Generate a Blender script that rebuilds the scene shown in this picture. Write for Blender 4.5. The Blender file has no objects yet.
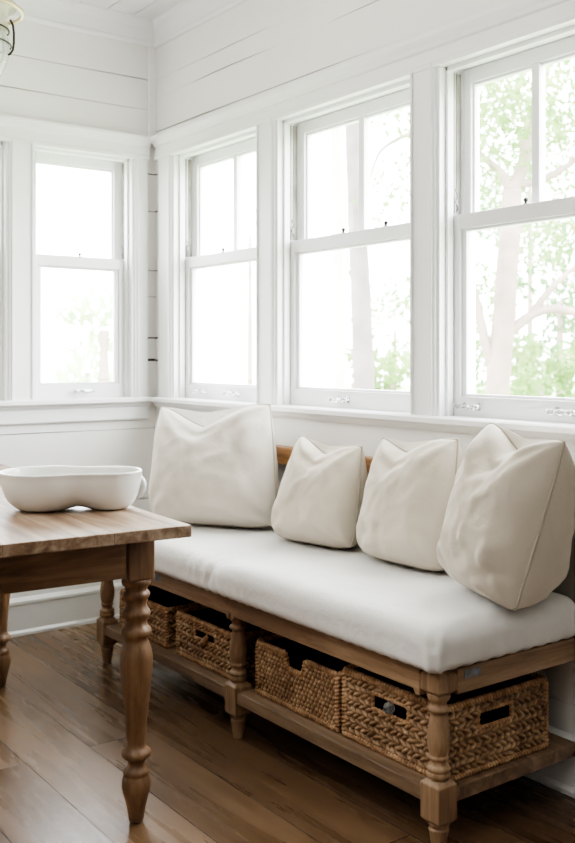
import bpy, bmesh, math, random
from mathutils import Vector, Matrix, noise
random.seed(7)
S = bpy.context.scene
COL = S.collection
PI = math.pi

# ------------------------------------------------------------------ camera
F, HC, CX, V0, ANG = 976.0, 1.17, 287.5, 356.0, math.radians(36.3)
FD = Vector((-math.cos(ANG), math.sin(ANG), 0)); RT = Vector((math.sin(ANG), math.cos(ANG), 0))
CAM = Vector((3.974, -2.166, HC))
cd = bpy.data.cameras.new('camera'); cam = bpy.data.objects.new('camera', cd); COL.objects.link(cam)
cam.location = CAM; cam.rotation_euler = (PI/2, 0, PI/2 - ANG)
cd.sensor_fit = 'HORIZONTAL'; cd.sensor_width = 36; cd.lens = F/575*36
cd.shift_y = -(421.5-V0)/575; cd.clip_start = .05; cd.clip_end = 300
S.camera = cam
cd.dof.use_dof = True; cd.dof.focus_distance = 2.9; cd.dof.aperture_fstop = 6.0

# ------------------------------------------------------------------ materials
def nmat(name):
    m = bpy.data.materials.new(name); m.use_nodes = True
    nt = m.node_tree; b = nt.nodes['Principled BSDF']
    return m, nt, b
def N(nt, t, **kw):
    n = nt.nodes.new(t)
    for k, v in kw.items():
        if k in n.inputs: n.inputs[k].default_value = v
        else: setattr(n, k, v)
    return n
def ramp(nt, stops):
    r = nt.nodes.new('ShaderNodeValToRGB'); e = r.color_ramp.elements
    while len(e) > 1: e.remove(e[-1])
    e[0].position = stops[0][0]; e[0].color = (*stops[0][1], 1)
    for p, c in stops[1:]:
        x = e.new(p); x.color = (*c, 1)
    return r
def lin(r, g, b):
    f = lambda c: (c/255/12.92 if c/255 <= .04045 else ((c/255+.055)/1.055)**2.4)
    return (f(r), f(g), f(b))
def plain(name, c, rough=.5, metal=0, bump=0, bscale=60, var=0, **kw):
    m, nt, b = nmat(name); L = nt.links
    b.inputs['Base Color'].default_value = (*c, 1); b.inputs['Roughness'].default_value = rough
    b.inputs['Metallic'].default_value = metal
    for k, v in kw.items(): b.inputs[k.replace('_', ' ')].default_value = v
    tc = N(nt, 'ShaderNodeTexCoord')
    nz = N(nt, 'ShaderNodeTexNoise', Scale=bscale, Detail=4.0); L.new(tc.outputs['Object'], nz.inputs['Vector'])
    if var:
        r = ramp(nt, [(.3, tuple(x*(1-var) for x in c)), (.7, tuple(min(1, x*(1+var)) for x in c))])
        n2 = N(nt, 'ShaderNodeTexNoise', Scale=bscale*.2, Detail=5.0); L.new(tc.outputs['Object'], n2.inputs['Vector'])
        L.new(n2.outputs['Fac'], r.inputs['Fac']); L.new(r.outputs['Color'], b.inputs['Base Color'])
    if bump:
        bp = N(nt, 'ShaderNodeBump', Strength=bump, Distance=.01); L.new(nz.outputs['Fac'], bp.inputs['Height'])
        L.new(bp.outputs['Normal'], b.inputs['Normal'])
    return m
def wood(name, axis, dark, mid, light, rough=.5, scale=1.0, bump=.25):
    m, nt, b = nmat(name); L = nt.links
    tc = N(nt, 'ShaderNodeTexCoord'); mp = N(nt, 'ShaderNodeMapping')
    sc = [14*scale]*3; sc['xyz'.index(axis)] = 1.1*scale
    mp.inputs['Scale'].default_value = sc
    L.new(tc.outputs['Object'], mp.inputs['Vector'])
    n1 = N(nt, 'ShaderNodeTexNoise', Scale=1.6, Detail=8.0, Roughness=.62, Distortion=.9); L.new(mp.outputs[0], n1.inputs['Vector'])
    n2 = N(nt, 'ShaderNodeTexNoise', Scale=9.0, Detail=4.0, Roughness=.7); L.new(mp.outputs[0], n2.inputs['Vector'])
    n3 = N(nt, 'ShaderNodeTexNoise', Scale=2.2, Detail=3.0); L.new(tc.outputs['Object'], n3.inputs['Vector'])
    ad = N(nt, 'ShaderNodeMath', operation='MULTIPLY_ADD'); L.new(n2.outputs['Fac'], ad.inputs[0]); ad.inputs[1].default_value = .35
    L.new(n1.outputs['Fac'], ad.inputs[2])
    a2 = N(nt, 'ShaderNodeMath', operation='MULTIPLY_ADD'); L.new(n3.outputs['Fac'], a2.inputs[0]); a2.inputs[1].default_value = .35
    L.new(ad.outputs[0], a2.inputs[2])
    r = ramp(nt, [(.60, dark), (.82, mid), (1.05 if False else 1.0, light)]); L.new(a2.outputs[0], r.inputs['Fac'])
    L.new(r.outputs['Color'], b.inputs['Base Color'])
    b.inputs['Roughness'].default_value = rough
    bp = N(nt, 'ShaderNodeBump', Strength=bump, Distance=.004); L.new(ad.outputs[0], bp.inputs['Height']); L.new(bp.outputs['Normal'], b.inputs['Normal'])
    return m
def fabric(name, c, bump=.35):
    m, nt, b = nmat(name); L = nt.links
    tc = N(nt, 'ShaderNodeTexCoord')
    n1 = N(nt, 'ShaderNodeTexNoise', Scale=7.0, Detail=5.0, Roughness=.6); L.new(tc.outputs['Object'], n1.inputs['Vector'])
    n2 = N(nt, 'ShaderNodeTexNoise', Scale=420.0, Detail=2.0); L.new(tc.outputs['Object'], n2.inputs['Vector'])
    n3 = N(nt, 'ShaderNodeTexNoise', Scale=26.0, Detail=4.0, Distortion=.6); L.new(tc.outputs['Object'], n3.inputs['Vector'])
    r = ramp(nt, [(.3, tuple(x*.94 for x in c)), (.7, c)]); L.new(n1.outputs['Fac'], r.inputs['Fac'])
    L.new(r.outputs['Color'], b.inputs['Base Color'])
    b.inputs['Roughness'].default_value = .95; b.inputs['Specular IOR Level'].default_value = .15
    b.inputs['Sheen Weight'].default_value = .12
    bp = N(nt, 'ShaderNodeBump', Strength=bump, Distance=.0012); L.new(n2.outputs['Fac'], bp.inputs['Height'])
    b2 = N(nt, 'ShaderNodeBump', Strength=.22, Distance=.012); L.new(n3.outputs['Fac'], b2.inputs['Height']); L.new(bp.outputs['Normal'], b2.inputs['Normal'])
    L.new(b2.outputs['Normal'], b.inputs['Normal'])
    return m
def floor_mat():
    m, nt, b = nmat('floor_boards'); L = nt.links
    tc = N(nt, 'ShaderNodeTexCoord'); mp = N(nt, 'ShaderNodeMapping'); mp.inputs['Location'].default_value = (.37, .113, 0)
    L.new(tc.outputs['Object'], mp.inputs['Vector'])
    def brick(c1, c2, cm, ms):
        k = N(nt, 'ShaderNodeTexBrick'); k.offset = .37; k.offset_frequency = 2
        k.inputs['Color1'].default_value = (*c1, 1); k.inputs['Color2'].default_value = (*c2, 1); k.inputs['Mortar'].default_value = (*cm, 1)
        k.inputs['Scale'].default_value = 1; k.inputs['Mortar Size'].default_value = ms; k.inputs['Mortar Smooth'].default_value = .3
        k.inputs['Brick Width'].default_value = 2.6; k.inputs['Row Height'].default_value = .2; k.inputs['Bias'].default_value = 0
        L.new(mp.outputs[0], k.inputs['Vector']); return k
    bk = brick((0, 0, 0), (1, 1, 1), (.5, .5, .5), 0); gap = brick((1, 1, 1), (1, 1, 1), (0, 0, 0), .0016)
    g = N(nt, 'ShaderNodeMapping'); g.inputs['Scale'].default_value = (1.0, 13, 1); L.new(tc.outputs['Object'], g.inputs['Vector'])
    av = N(nt, 'ShaderNodeVectorMath', operation='MULTIPLY_ADD'); L.new(bk.outputs['Color'], av.inputs[0]); av.inputs[1].default_value = (13, 7, 5); L.new(g.outputs[0], av.inputs[2])
    n1 = N(nt, 'ShaderNodeTexNoise', Scale=1.2, Detail=6.0, Roughness=.55, Distortion=.6); L.new(av.outputs[0], n1.inputs['Vector'])
    n2 = N(nt, 'ShaderNodeTexNoise', Scale=1.9, Detail=4.0); L.new(tc.outputs['Object'], n2.inputs['Vector'])
    ad = N(nt, 'ShaderNodeMath', operation='MULTIPLY_ADD'); L.new(bk.outputs['Color'], ad.inputs[0]); ad.inputs[1].default_value = .30; L.new(n1.outputs['Fac'], ad.inputs[2])
    a2 = N(nt, 'ShaderNodeMath', operation='MULTIPLY_ADD'); L.new(n2.outputs['Fac'], a2.inputs[0]); a2.inputs[1].default_value = .4; L.new(ad.outputs[0], a2.inputs[2])
    r = ramp(nt, [(.45, lin(62, 45, 33)), (.68, lin(89, 66, 48)), (.95, lin(116, 90, 66)), (1.0, lin(126, 99, 74))]); L.new(a2.outputs[0], r.inputs['Fac'])
    # knots
    vo = N(nt, 'ShaderNodeTexVoronoi', Scale=1.0); vm = N(nt, 'ShaderNodeMapping'); vm.inputs['Scale'].default_value = (1.6, 3.2, 1); L.new(tc.outputs['Object'], vm.inputs['Vector']); L.new(vm.outputs[0], vo.inputs['Vector'])
    kr = ramp(nt, [(.02, (.3, .3, .3)), (.06, (1, 1, 1))]); L.new(vo.outputs['Distance'], kr.inputs['Fac'])
    mk = N(nt, 'ShaderNodeMix', data_type='RGBA', blend_type='MULTIPLY'); mk.inputs['Factor'].default_value = .7; L.new(r.outputs['Color'], mk.inputs['A']); L.new(kr.outputs['Color'], mk.inputs['B'])
    mx = N(nt, 'ShaderNodeMix', data_type='RGBA', blend_type='MIX'); L.new(gap.outputs['Color'], mx.inputs['Factor'])
    mx.inputs['A'].default_value = (*lin(38, 26, 18), 1); L.new(mk.outputs['Result'], mx.inputs['B'])
    L.new(mx.outputs['Result'], b.inputs['Base Color'])
    rr = ramp(nt, [(.3, (.22,)*3), (.8, (.38,)*3)]); L.new(n1.outputs['Fac'], rr.inputs['Fac']); L.new(rr.outputs['Color'], b.inputs['Roughness'])
    bp = N(nt, 'ShaderNodeBump', Strength=.3, Distance=.003); L.new(n1.outputs['Fac'], bp.inputs['Height'])
    b2 = N(nt, 'ShaderNodeBump', Strength=.6, Distance=.003); L.new(gap.outputs['Color'], b2.inputs['Height']); L.new(bp.outputs['Normal'], b2.inputs['Normal'])
    L.new(b2.outputs['Normal'], b.inputs['Normal'])
    return m
def rope_mat(name, dark, mid, light):
    m, nt, b = nmat(name); L = nt.links
    tc = N(nt, 'ShaderNodeTexCoord')
    n1 = N(nt, 'ShaderNodeTexNoise', Scale=55.0, Detail=5.0, Roughness=.7); L.new(tc.outputs['Object'], n1.inputs['Vector'])
    n2 = N(nt, 'ShaderNodeTexNoise', Scale=9.0, Detail=2.0); L.new(tc.outputs['Object'], n2.inputs['Vector'])
    ad = N(nt, 'ShaderNodeMath', operation='MULTIPLY_ADD'); L.new(n2.outputs['Fac'], ad.inputs[0]); ad.inputs[1].default_value = .5; L.new(n1.outputs['Fac'], ad.inputs[2])
    r = ramp(nt, [(.5, dark), (.72, mid), (.95, light)]); L.new(ad.outputs[0], r.inputs['Fac'])
    ge = N(nt, 'ShaderNodeNewGeometry'); pr = ramp(nt, [(.40, (.10, .08, .06)), (.50, (.85, .82, .8)), (.60, (1.25, 1.25, 1.25))]); L.new(ge.outputs['Pointiness'], pr.inputs['Fac'])  # crevice shade and brighter ridges painted into the weave colour
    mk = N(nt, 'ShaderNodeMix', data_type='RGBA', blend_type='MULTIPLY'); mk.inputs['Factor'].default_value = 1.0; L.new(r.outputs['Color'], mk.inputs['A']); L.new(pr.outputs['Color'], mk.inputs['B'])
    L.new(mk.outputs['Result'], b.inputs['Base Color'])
    b.inputs['Roughness'].default_value = .62
    bp = N(nt, 'ShaderNodeBump', Strength=.5, Distance=.002); L.new(n1.outputs['Fac'], bp.inputs['Height']); L.new(bp.outputs['Normal'], b.inputs['Normal'])
    return m
def pane_mat():
    m, nt, b = nmat('window_glass'); L = nt.links; nt.nodes.remove(b)
    out = nt.nodes['Material Output']
    t = N(nt, 'ShaderNodeBsdfTransparent'); t.inputs['Color'].default_value = (.985, .995, 1, 1)
    g = N(nt, 'ShaderNodeBsdfGlossy', Roughness=.02); fr = N(nt, 'ShaderNodeFresnel', IOR=1.35)
    mx = N(nt, 'ShaderNodeMixShader'); L.new(fr.outputs[0], mx.inputs[0]); L.new(t.outputs[0], mx.inputs[1]); L.new(g.outputs[0], mx.inputs[2])
    L.new(mx.outputs[0], out.inputs['Surface']); return m
def leaf_mat(name, c1, c2):
    m, nt, b = nmat(name); L = nt.links
    tc = N(nt, 'ShaderNodeTexCoord'); n1 = N(nt, 'ShaderNodeTexNoise', Scale=1.3, Detail=4.0); L.new(tc.outputs['Object'], n1.inputs['Vector'])
    r = ramp(nt, [(.35, c1), (.65, c2)]); L.new(n1.outputs['Fac'], r.inputs['Fac'])
    nt.nodes.remove(b); d = N(nt, 'ShaderNodeBsdfDiffuse'); t = N(nt, 'ShaderNodeBsdfTranslucent'); mx = N(nt, 'ShaderNodeMixShader'); mx.inputs[0].default_value = .5
    L.new(r.outputs[0], d.inputs[0]); L.new(r.outputs[0], t.inputs[0]); L.new(d.outputs[0], mx.inputs[1]); L.new(t.outputs[0], mx.inputs[2])
    L.new(mx.outputs[0], nt.nodes['Material Output'].inputs['Surface']); return m

M = {}
M['wall'] = plain('white_painted_boards', (.85, .84, .81), .5, bump=.06, bscale=30, var=.015)
M['wall_far'] = plain('bounce_damping_grey', (.22, .21, .20), .7)  # out-of-view room walls, darkened to reduce light bouncing back
M['gap'] = plain('dark_board_gap', (.03, .027, .025), .9)
M['trim'] = plain('white_trim_paint', (.88, .88, .87), .32, bump=.04, bscale=25)
M['sash'] = plain('white_sash_paint', (.88, .88, .88), .3)
M['ceil'] = plain('white_ceiling_paint', (.86, .86, .86), .5)
M['floor'] = floor_mat()
bw = (lin(98, 75, 55), lin(140, 111, 85), lin(170, 141, 112))
for a in 'xyz': M['bench_'+a] = wood('bench_wood_'+a, a, *bw, rough=.5)
tw = (lin(82, 59, 41), lin(122, 92, 66), lin(150, 118, 88))
for a in 'xyz': M['table_'+a] = wood('table_wood_'+a, a, *tw, rough=.42)
M['table_top'] = wood('worn_table_top', 'x', lin(92, 70, 54), lin(132, 107, 86), lin(168, 147, 126), rough=.36, scale=.9)
M['shelf'] = wood('shelf_wood', 'x', lin(80, 63, 48), lin(121, 98, 77), lin(146, 122, 98), rough=.55)
M['rail'] = wood('rail_wood', 'x', lin(120, 80, 48), lin(168, 122, 80), lin(196, 152, 106), rough=.45)
M['cushion'] = fabric('white_linen', (.76, .745, .725))
M['pillow'] = fabric('cream_linen', (.64, .575, .485))
M['pillow_big'] = fabric('ivory_linen', (.69, .635, .56))
M['piping'] = plain('linen_piping', (.42, .37, .30), .95)  # darker than the linen, to paint in the shadow along the seam
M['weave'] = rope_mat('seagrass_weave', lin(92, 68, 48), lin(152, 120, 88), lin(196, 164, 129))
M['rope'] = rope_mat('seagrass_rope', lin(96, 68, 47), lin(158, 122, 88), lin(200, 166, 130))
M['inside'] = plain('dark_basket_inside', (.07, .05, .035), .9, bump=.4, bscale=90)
M['ceramic'] = plain('white_ceramic', (.74, .735, .70), .12, Coat_Weight=.5)
M['iron'] = plain('dark_iron', (.05, .045, .04), .5, .6)
M['chrome'] = plain('polished_nickel', (.75, .75, .76), .12, 1)
M['crystal'] = plain('cut_glass', (1, 1, 1), .03, Transmission_Weight=.9, IOR=1.45)
M['track'] = plain('worn_grey_track', (.30, .28, .25), .7, var=.3, bscale=60)
M['panel'] = plain('wall_shade_grey', (.30, .28, .25), .7)  # grey of the shaded wall, painted as a flat colour
M['zinc'] = plain('zinc_bracket', (.22, .22, .22), .5, .7, var=.4, bscale=200)
M['brass'] = plain('aged_brass', (.60, .50, .33), .3, .8)
M['enamel'] = plain('cream_enamel', (.62, .60, .50), .25, var=.06)
M['lampglass'] = plain('clear_lantern_glass', (.97, 1, .98), .05, Transmission_Weight=.75, IOR=1.2)
M['pane'] = pane_mat()
M['stone'] = plain('dry_lawn', (.30, .36, .20), .95, var=.15, bscale=4)
M['bark'] = plain('pale_bark', (.27, .21, .185), .9, bump=.8, bscale=14, var=.25)
M['bark_pine'] = plain('pine_bark', (.20, .165, .17), .95, bump=.9, bscale=10, var=.35)
M['bark_faint'] = plain('washed_out_bark', (.60, .54, .52), .95, bump=.9, bscale=10, var=.15)  # bark colour paled so the slim trunk looks washed out
M['leaf'] = leaf_mat('fresh_leaves', (.10, .20, .055), (.22, .31, .11))
M['leaf_pale'] = leaf_mat('pale_leaves', (.15, .26, .075), (.31, .40, .17))
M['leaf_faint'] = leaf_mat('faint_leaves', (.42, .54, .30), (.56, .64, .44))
M['leaf_cool'] = leaf_mat('cool_leaves', (.09, .19, .07), (.19, .29, .13))

# ------------------------------------------------------------------ mesh helpers
WORLD = {}
class MB:
    def __init__(s): s.v = []; s.f = []; s.sm = []
    def add(s, vs, fs, smooth=False):
        o = len(s.v); s.v += [Vector(v) for v in vs]; s.f += [tuple(i+o for i in f) for f in fs]; s.sm += [smooth]*len(fs); return s
    def box(s, x0, x1, y0, y1, z0, z1, T=None):
        vs = [Vector((x, y, z)) for x in (x0, x1) for y in (y0, y1) for z in (z0, z1)]
        if T: vs = [T(v) for v in vs]
        return s.add(vs, [(0, 1, 3, 2), (4, 6, 7, 5), (0, 4, 5, 1), (2, 3, 7, 6), (0, 2, 6, 4), (1, 5, 7, 3)])
    def lathe(s, prof, c=(0, 0, 0), n=28, T=None, closed=False):
        vs = []; fs = []; m = len(prof)
        for r, z in prof:
            for k in range(n):
                a = 2*PI*k/n; vs.append(Vector((c[0]+r*math.cos(a), c[1]+r*math.sin(a), c[2]+z)))
        for i in range(m-1):
            for k in range(n): fs.append((i*n+k, i*n+(k+1) % n, (i+1)*n+(k+1) % n, (i+1)*n+k))
        if not closed:
            fs.append(tuple(range(n))); fs.append(tuple((m-1)*n+k for k in range(n)))
        if T: vs = [T(v) for v in vs]
        return s.add(vs, fs, True)
    def tube(s, pts, rad, n=10, closed=False, twist=None, caps=True):
        pts = [Vector(p) for p in pts]; L = len(pts)
        if not isinstance(rad, (list, tuple)): rad = [rad]*L
        up = None; vs = []; fs = []; dist = 0
        for i, p in enumerate(pts):
            a = pts[(i-1) % L] if (closed or i > 0) else p; b = pts[(i+1) % L] if (closed or i < L-1) else p
            t = (b-a).normalized()
            if up is None:
                up = Vector((0, 0, 1)) if abs(t.z) < .9 else Vector((1, 0, 0))
            u = (up-t*up.dot(t))
            if u.length < 1e-5: u = t.orthogonal()
            u.normalize(); w = t.cross(u); up = u
            if i: dist += (p-pts[i-1]).length
            for k in range(n):
                th = 2*PI*k/n; r = rad[i]
                if twist: r *= 1+twist[1]*math.cos(twist[2]*th - 2*PI*dist/twist[0])
                vs.append(p+u*math.cos(th)*r+w*math.sin(th)*r)
        R = L if closed else L-1
        for i in range(R):
            j = (i+1) % L
            for k in range(n): fs.append((i*n+k, i*n+(k+1) % n, j*n+(k+1) % n, j*n+k))
        if caps and not closed: fs += [tuple(range(n)), tuple((L-1)*n+k for k in range(n))]
        return s.add(vs, fs, True)
    def prism(s, prof, p0, p1, U, W):   # profile (a,b) -> a*U+b*W extruded p0->p1
        p0, p1, U, W = map(Vector, (p0, p1, U, W)); n = len(prof)
        vs = [p0+U*a+W*b for a, b in prof]+[p1+U*a+W*b for a, b in prof]
        fs = [(i, (i+1) % n, n+(i+1) % n, n+i) for i in range(n)]+[tuple(range(n)), tuple(range(n, 2*n))]
        return s.add(vs, fs)
    def build(s, name, mat, parent=None, bevel=0, base=None, seg=2, keep=False):
        me = bpy.data.meshes.new(name); o = bpy.data.objects.new(name, me); COL.objects.link(o)
        if parent: W = WORLD[parent.name]; o.parent = parent
        elif base is not None: W = Matrix.Translation(Vector(base)); o.location = base
        else: W = Matrix()
        WORLD[o.name] = W
        I = W.inverted()
        me.from_pydata([tuple(I @ v) for v in s.v], [], s.f)
        for p, f in zip(me.polygons, s.sm): p.use_smooth = f
        if not keep:
            bm = bmesh.new(); bm.from_mesh(me); bmesh.ops.recalc_face_normals(bm, faces=bm.faces); bm.to_mesh(me); bm.free()
        me.materials.append(M[mat] if isinstance(mat, str) else mat)
        if bevel:
            b = o.modifiers.new('bevel', 'BEVEL'); b.width = bevel; b.segments = seg; b.limit_method = 'ANGLE'; b.angle_limit = math.radians(40)
        me.update(); return o
def empty(name, loc, rz=0):
    o = bpy.data.objects.new(name, None); COL.objects.link(o); o.location = loc; o.rotation_euler = (0, 0, rz); o.empty_display_size = .1
    WORLD[o.name] = Matrix.Translation(Vector(loc)) @ Matrix.Rotation(rz, 4, 'Z'); return o
def tag(o, label, cat, group=None, kind=None):
    o['label'] = label; o['category'] = cat
    if group: o['group'] = group
    if kind: o['kind'] = kind
    return o
def struct(o, label=None, cat=None):
    o['kind'] = 'structure'
    if label: o['label'] = label
    if cat: o['category'] = cat
    return o

# ------------------------------------------------------------------ room shell
XR, YB, ZC = 6.0, -5.0, 2.70
struct(MB().box(-.05, XR, YB, .05, -.08, 0).build('floor', 'floor'), 'wide brown worn wooden floorboards', 'floor')
def board_wall(name, T, s0, s1, zs_breaks, holes, base_gap, label):
    """horizontal boards between the listed joints; joints open and close along their length"""
    # holes: list of (s0,s1,z0,z1)
    mb = MB()
    edges_s = sorted({s0, s1, *[h[0] for h in holes], *[h[1] for h in holes]})
    zs = sorted(zs_breaks)
    for zi in range(len(zs)-1):
        a, b = zs[zi], zs[zi+1]
        # z sub-splits by hole borders
        subs = sorted({a, b, *[z for h in holes for z in (h[2], h[3]) if a < z < b]})
        for i in range(len(subs)-1):
            c, d = subs[i], subs[i+1]; zm = (c+d)/2
            runs = []; cur = None
            for k in range(len(edges_s)-1):
                m = (edges_s[k]+edges_s[k+1])/2
                inside = any(h[0] < m < h[1] and h[2] < zm < h[3] for h in holes)
                if inside:
                    if cur: runs.append(cur); cur = None
                else: cur = (cur[0], edges_s[k+1]) if cur else (edges_s[k], edges_s[k+1])
            if cur: runs.append(cur)
            for r0, r1 in runs:
                n = max(1, int((r1-r0)/.05)); vs = []
                for q in range(n+1):
                    x = r0+(r1-r0)*q/n
                    g0 = g1 = 0
                    if c == a and zi > 0: g0 = max(0, .0020+.0105*noise.noise((x*1.7+7*zi, zi*3.1, base_gap))+(.0025 if x < .09 and .9 < c < 2.1 else 0))
                    if d == b and zi < len(zs)-2: g1 = max(0, .0003+.001*noise.noise((x*2.3, zi*5.7, base_gap)))
                    vs += [T(Vector((x, 0, c+g0))), T(Vector((x, 0, d-g1))), T(Vector((x, .02, d-g1))), T(Vector((x, .02, c+g0)))]
                fs = []
                for q in range(n):
                    for e in range(4): fs.append((q*4+e, q*4+(e+1) % 4, q*4+4+(e+1) % 4, q*4+4+e))
                fs += [(0, 1, 2, 3), (n*4, n*4+1, n*4+2, n*4+3)]
                mb.add(vs, fs)
    o = struct(mb.build(name, 'wall'), label, 'wall')
    bk = MB()
    ez = sorted({zs[0], zs[-1], *[h[2] for h in holes], *[h[3] for h in holes]})
    for k in range(len(edges_s)-1):
        for i in range(len(ez)-1):
            m = (edges_s[k]+edges_s[k+1])/2; zm = (ez[i]+ez[i+1])/2
            if not any(h[0] < m < h[1] and h[2] < zm < h[3] for h in holes):
                bk.box(edges_s[k]-(.16 if k == 0 else 0), edges_s[k+1], .0205, .13, ez[i], ez[i+1], T)
    bk.build('wall_backing', 'gap', o)
    return o
TB = lambda v: Vector((v.x, v.y, v.z))            # bench wall: s -> x, depth -> +y
TL = lambda v: Vector((-v.y, -v.x, v.z))          # left wall: s -> -y, depth -> -x
WB = [(.179, .852), (.966, 1.713), (1.819, 2.47)]
WL = [(.116, .59), (.698, 1.12)]
ZO0, ZO1 = .945, 2.075
board_wall('wall_right', TB, 0, XR, [0, .235, .60, 1.147, 1.25, 1.44, 1.56, 1.83, 2.0, 2.195, 2.352, 2.435, ZC+.06], [(a, b, ZO0, ZO1) for a, b in WB], 1.3, 'white painted board wall behind the bench, with three windows')
board_wall('wall_left', TL, 0, -YB, [0, .217, .52, .84, 1.147, 1.25, 1.44, 1.56, 1.83, 2.0, 2.15, 2.292, 2.43, ZC+.06], [(a, b, ZO0, ZO1) for a, b in WL], 4.9, 'white painted board wall at the far end, on the left')
struct(MB().box(XR, XR+.1, YB, 0, 0, ZC).build('wall_back', 'wall_far'), 'plain wall opposite the far end, greyed to damp bounced light', 'wall')
struct(MB().box(0, XR, YB-.1, YB, 0, ZC).build('wall_front', 'wall_far'), 'plain wall opposite the bench, greyed to damp bounced light', 'wall')
cb = MB()
y = 0.0
while y > YB:
    cb.box(0, XR, max(YB, y-.128), y-.0035, ZC, ZC+.02); y -= .13
ceil = struct(cb.build('ceiling', 'ceil'), 'white plank ceiling', 'ceiling')
MB().box(-.1, XR+.1, YB-.1, .1, ZC+.021, ZC+.1).build('ceiling_backing', 'gap', ceil)
# crown
crown = [(0, ZC-.118), (.012, ZC-.118), (.017, ZC-.112), (.017, ZC-.100), (.010, ZC-.094), (.012, ZC-.07), (.018, ZC-.04), (.030, ZC-.016), (.036, ZC-.010), (.036, ZC), (0, ZC)]
struct(MB().prism(crown, (0, 0, 0), (XR, 0, 0), (0, -1, 0), (0, 0, 1)).build('trim_1', 'trim'), 'white crown moulding above the bench wall', 'trim')
struct(MB().prism(crown, (0, 0, 0), (0, YB, 0), (1, 0, 0), (0, 0, 1)).build('trim_2', 'trim'), 'white crown moulding above the left wall', 'trim')
# corner strip
struct(MB().box(0, .010, -.040, 0, 2.166, ZC-.118).build('trim_3', 'trim', bevel=.003), 'white strip in the wall corner', 'trim')
# baseboards
bb = [(0, 0), (.026, 0), (.026, .012), (.017, .022), (.017, .125), (.022, .130), (.022, .142), (.012, .150), (0, .155)]
struct(MB().prism(bb, (0, 0, 0), (0, YB, 0), (1, 0, 0), (0, 0, 1)).build('baseboard_left', 'trim'), 'white baseboard along the left wall', 'baseboard')
struct(MB().prism(bb, (0, 0, 0), (XR, 0, 0), (0, -1, 0), (0, 0, 1)).build('baseboard_right', 'trim'), 'white baseboard behind the bench', 'baseboard')

def casing(idx, T, wins, s_first, s_last, cap0, cap1, zt, what):
    """flat casing boards, posts, header with cap, stool and apron: one fixed trim run"""
    mb = MB()
    xs = [s_first]+[v for a, b in wins for v in (a, b)]+[s_last]
    for i in range(0, len(xs), 2):
        a, b = xs[i], xs[i+1]
        mb.box(a, b, -.020, 0, .98, 2.075, T)
        if i > 0: mb.box(a, a+.010, -.026, 0, .98, 2.075, T)          # edge beads
        if i < len(xs)-2: mb.box(b-.022, b-.010, -.027, 0, .98, 2.075, T); mb.box(b-.010, b, -.014, 0, .98, 2.075, T)
    o = mb.build('trim_%d' % idx, 'trim', bevel=.0025); struct(o, 'white window casing and posts on the '+what, 'trim')
    hd = MB()
    prof = [(0, 2.062), (.024, 2.062), (.024, 2.075), (.018, 2.08), (.018, 2.118), (.026, 2.122), (.030, 2.135), (.044, 2.146), (.050, 2.15), (.050, 2.162), (0, 2.166)]
    p0, p1 = T(Vector((cap0, 0, 0))), T(Vector((cap1, 0, 0))); U = T(Vector((0, -1, 0)))
    hd.prism(prof, p0, p1, U, (0, 0, 1))
    struct(hd.build('trim_%d' % (idx+1), 'trim'), 'white window head moulding on the '+what, 'trim')
    st = MB()
    sp = [(-.045, .985), (.046, .985), (.052, .980), (.052, .966), (.046, .961), (.030, .961), (.026, .950), (.016, .940), (0, .938), (0, .945), (-.045, .945)]
    st.prism(sp, p0, p1, U, (0, 0, 1))
    if zt: st.prism([(0, .885), (.016, .885), (.018, .89), (.018, .94), (0, .94)], T(Vector((s_first, 0, 0))), T(Vector((s_last, 0, 0))), U, (0, 0, 1))
    struct(st.build('trim_%d' % (idx+2), 'trim'), 'white window stool on the '+what, 'trim')
casing(4, TB, WB, .06, 2.60, .030, 2.65, False, 'bench wall')
casing(7, TL, WL, .049, 1.25, .040, 1.30, True, 'left wall')

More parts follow.
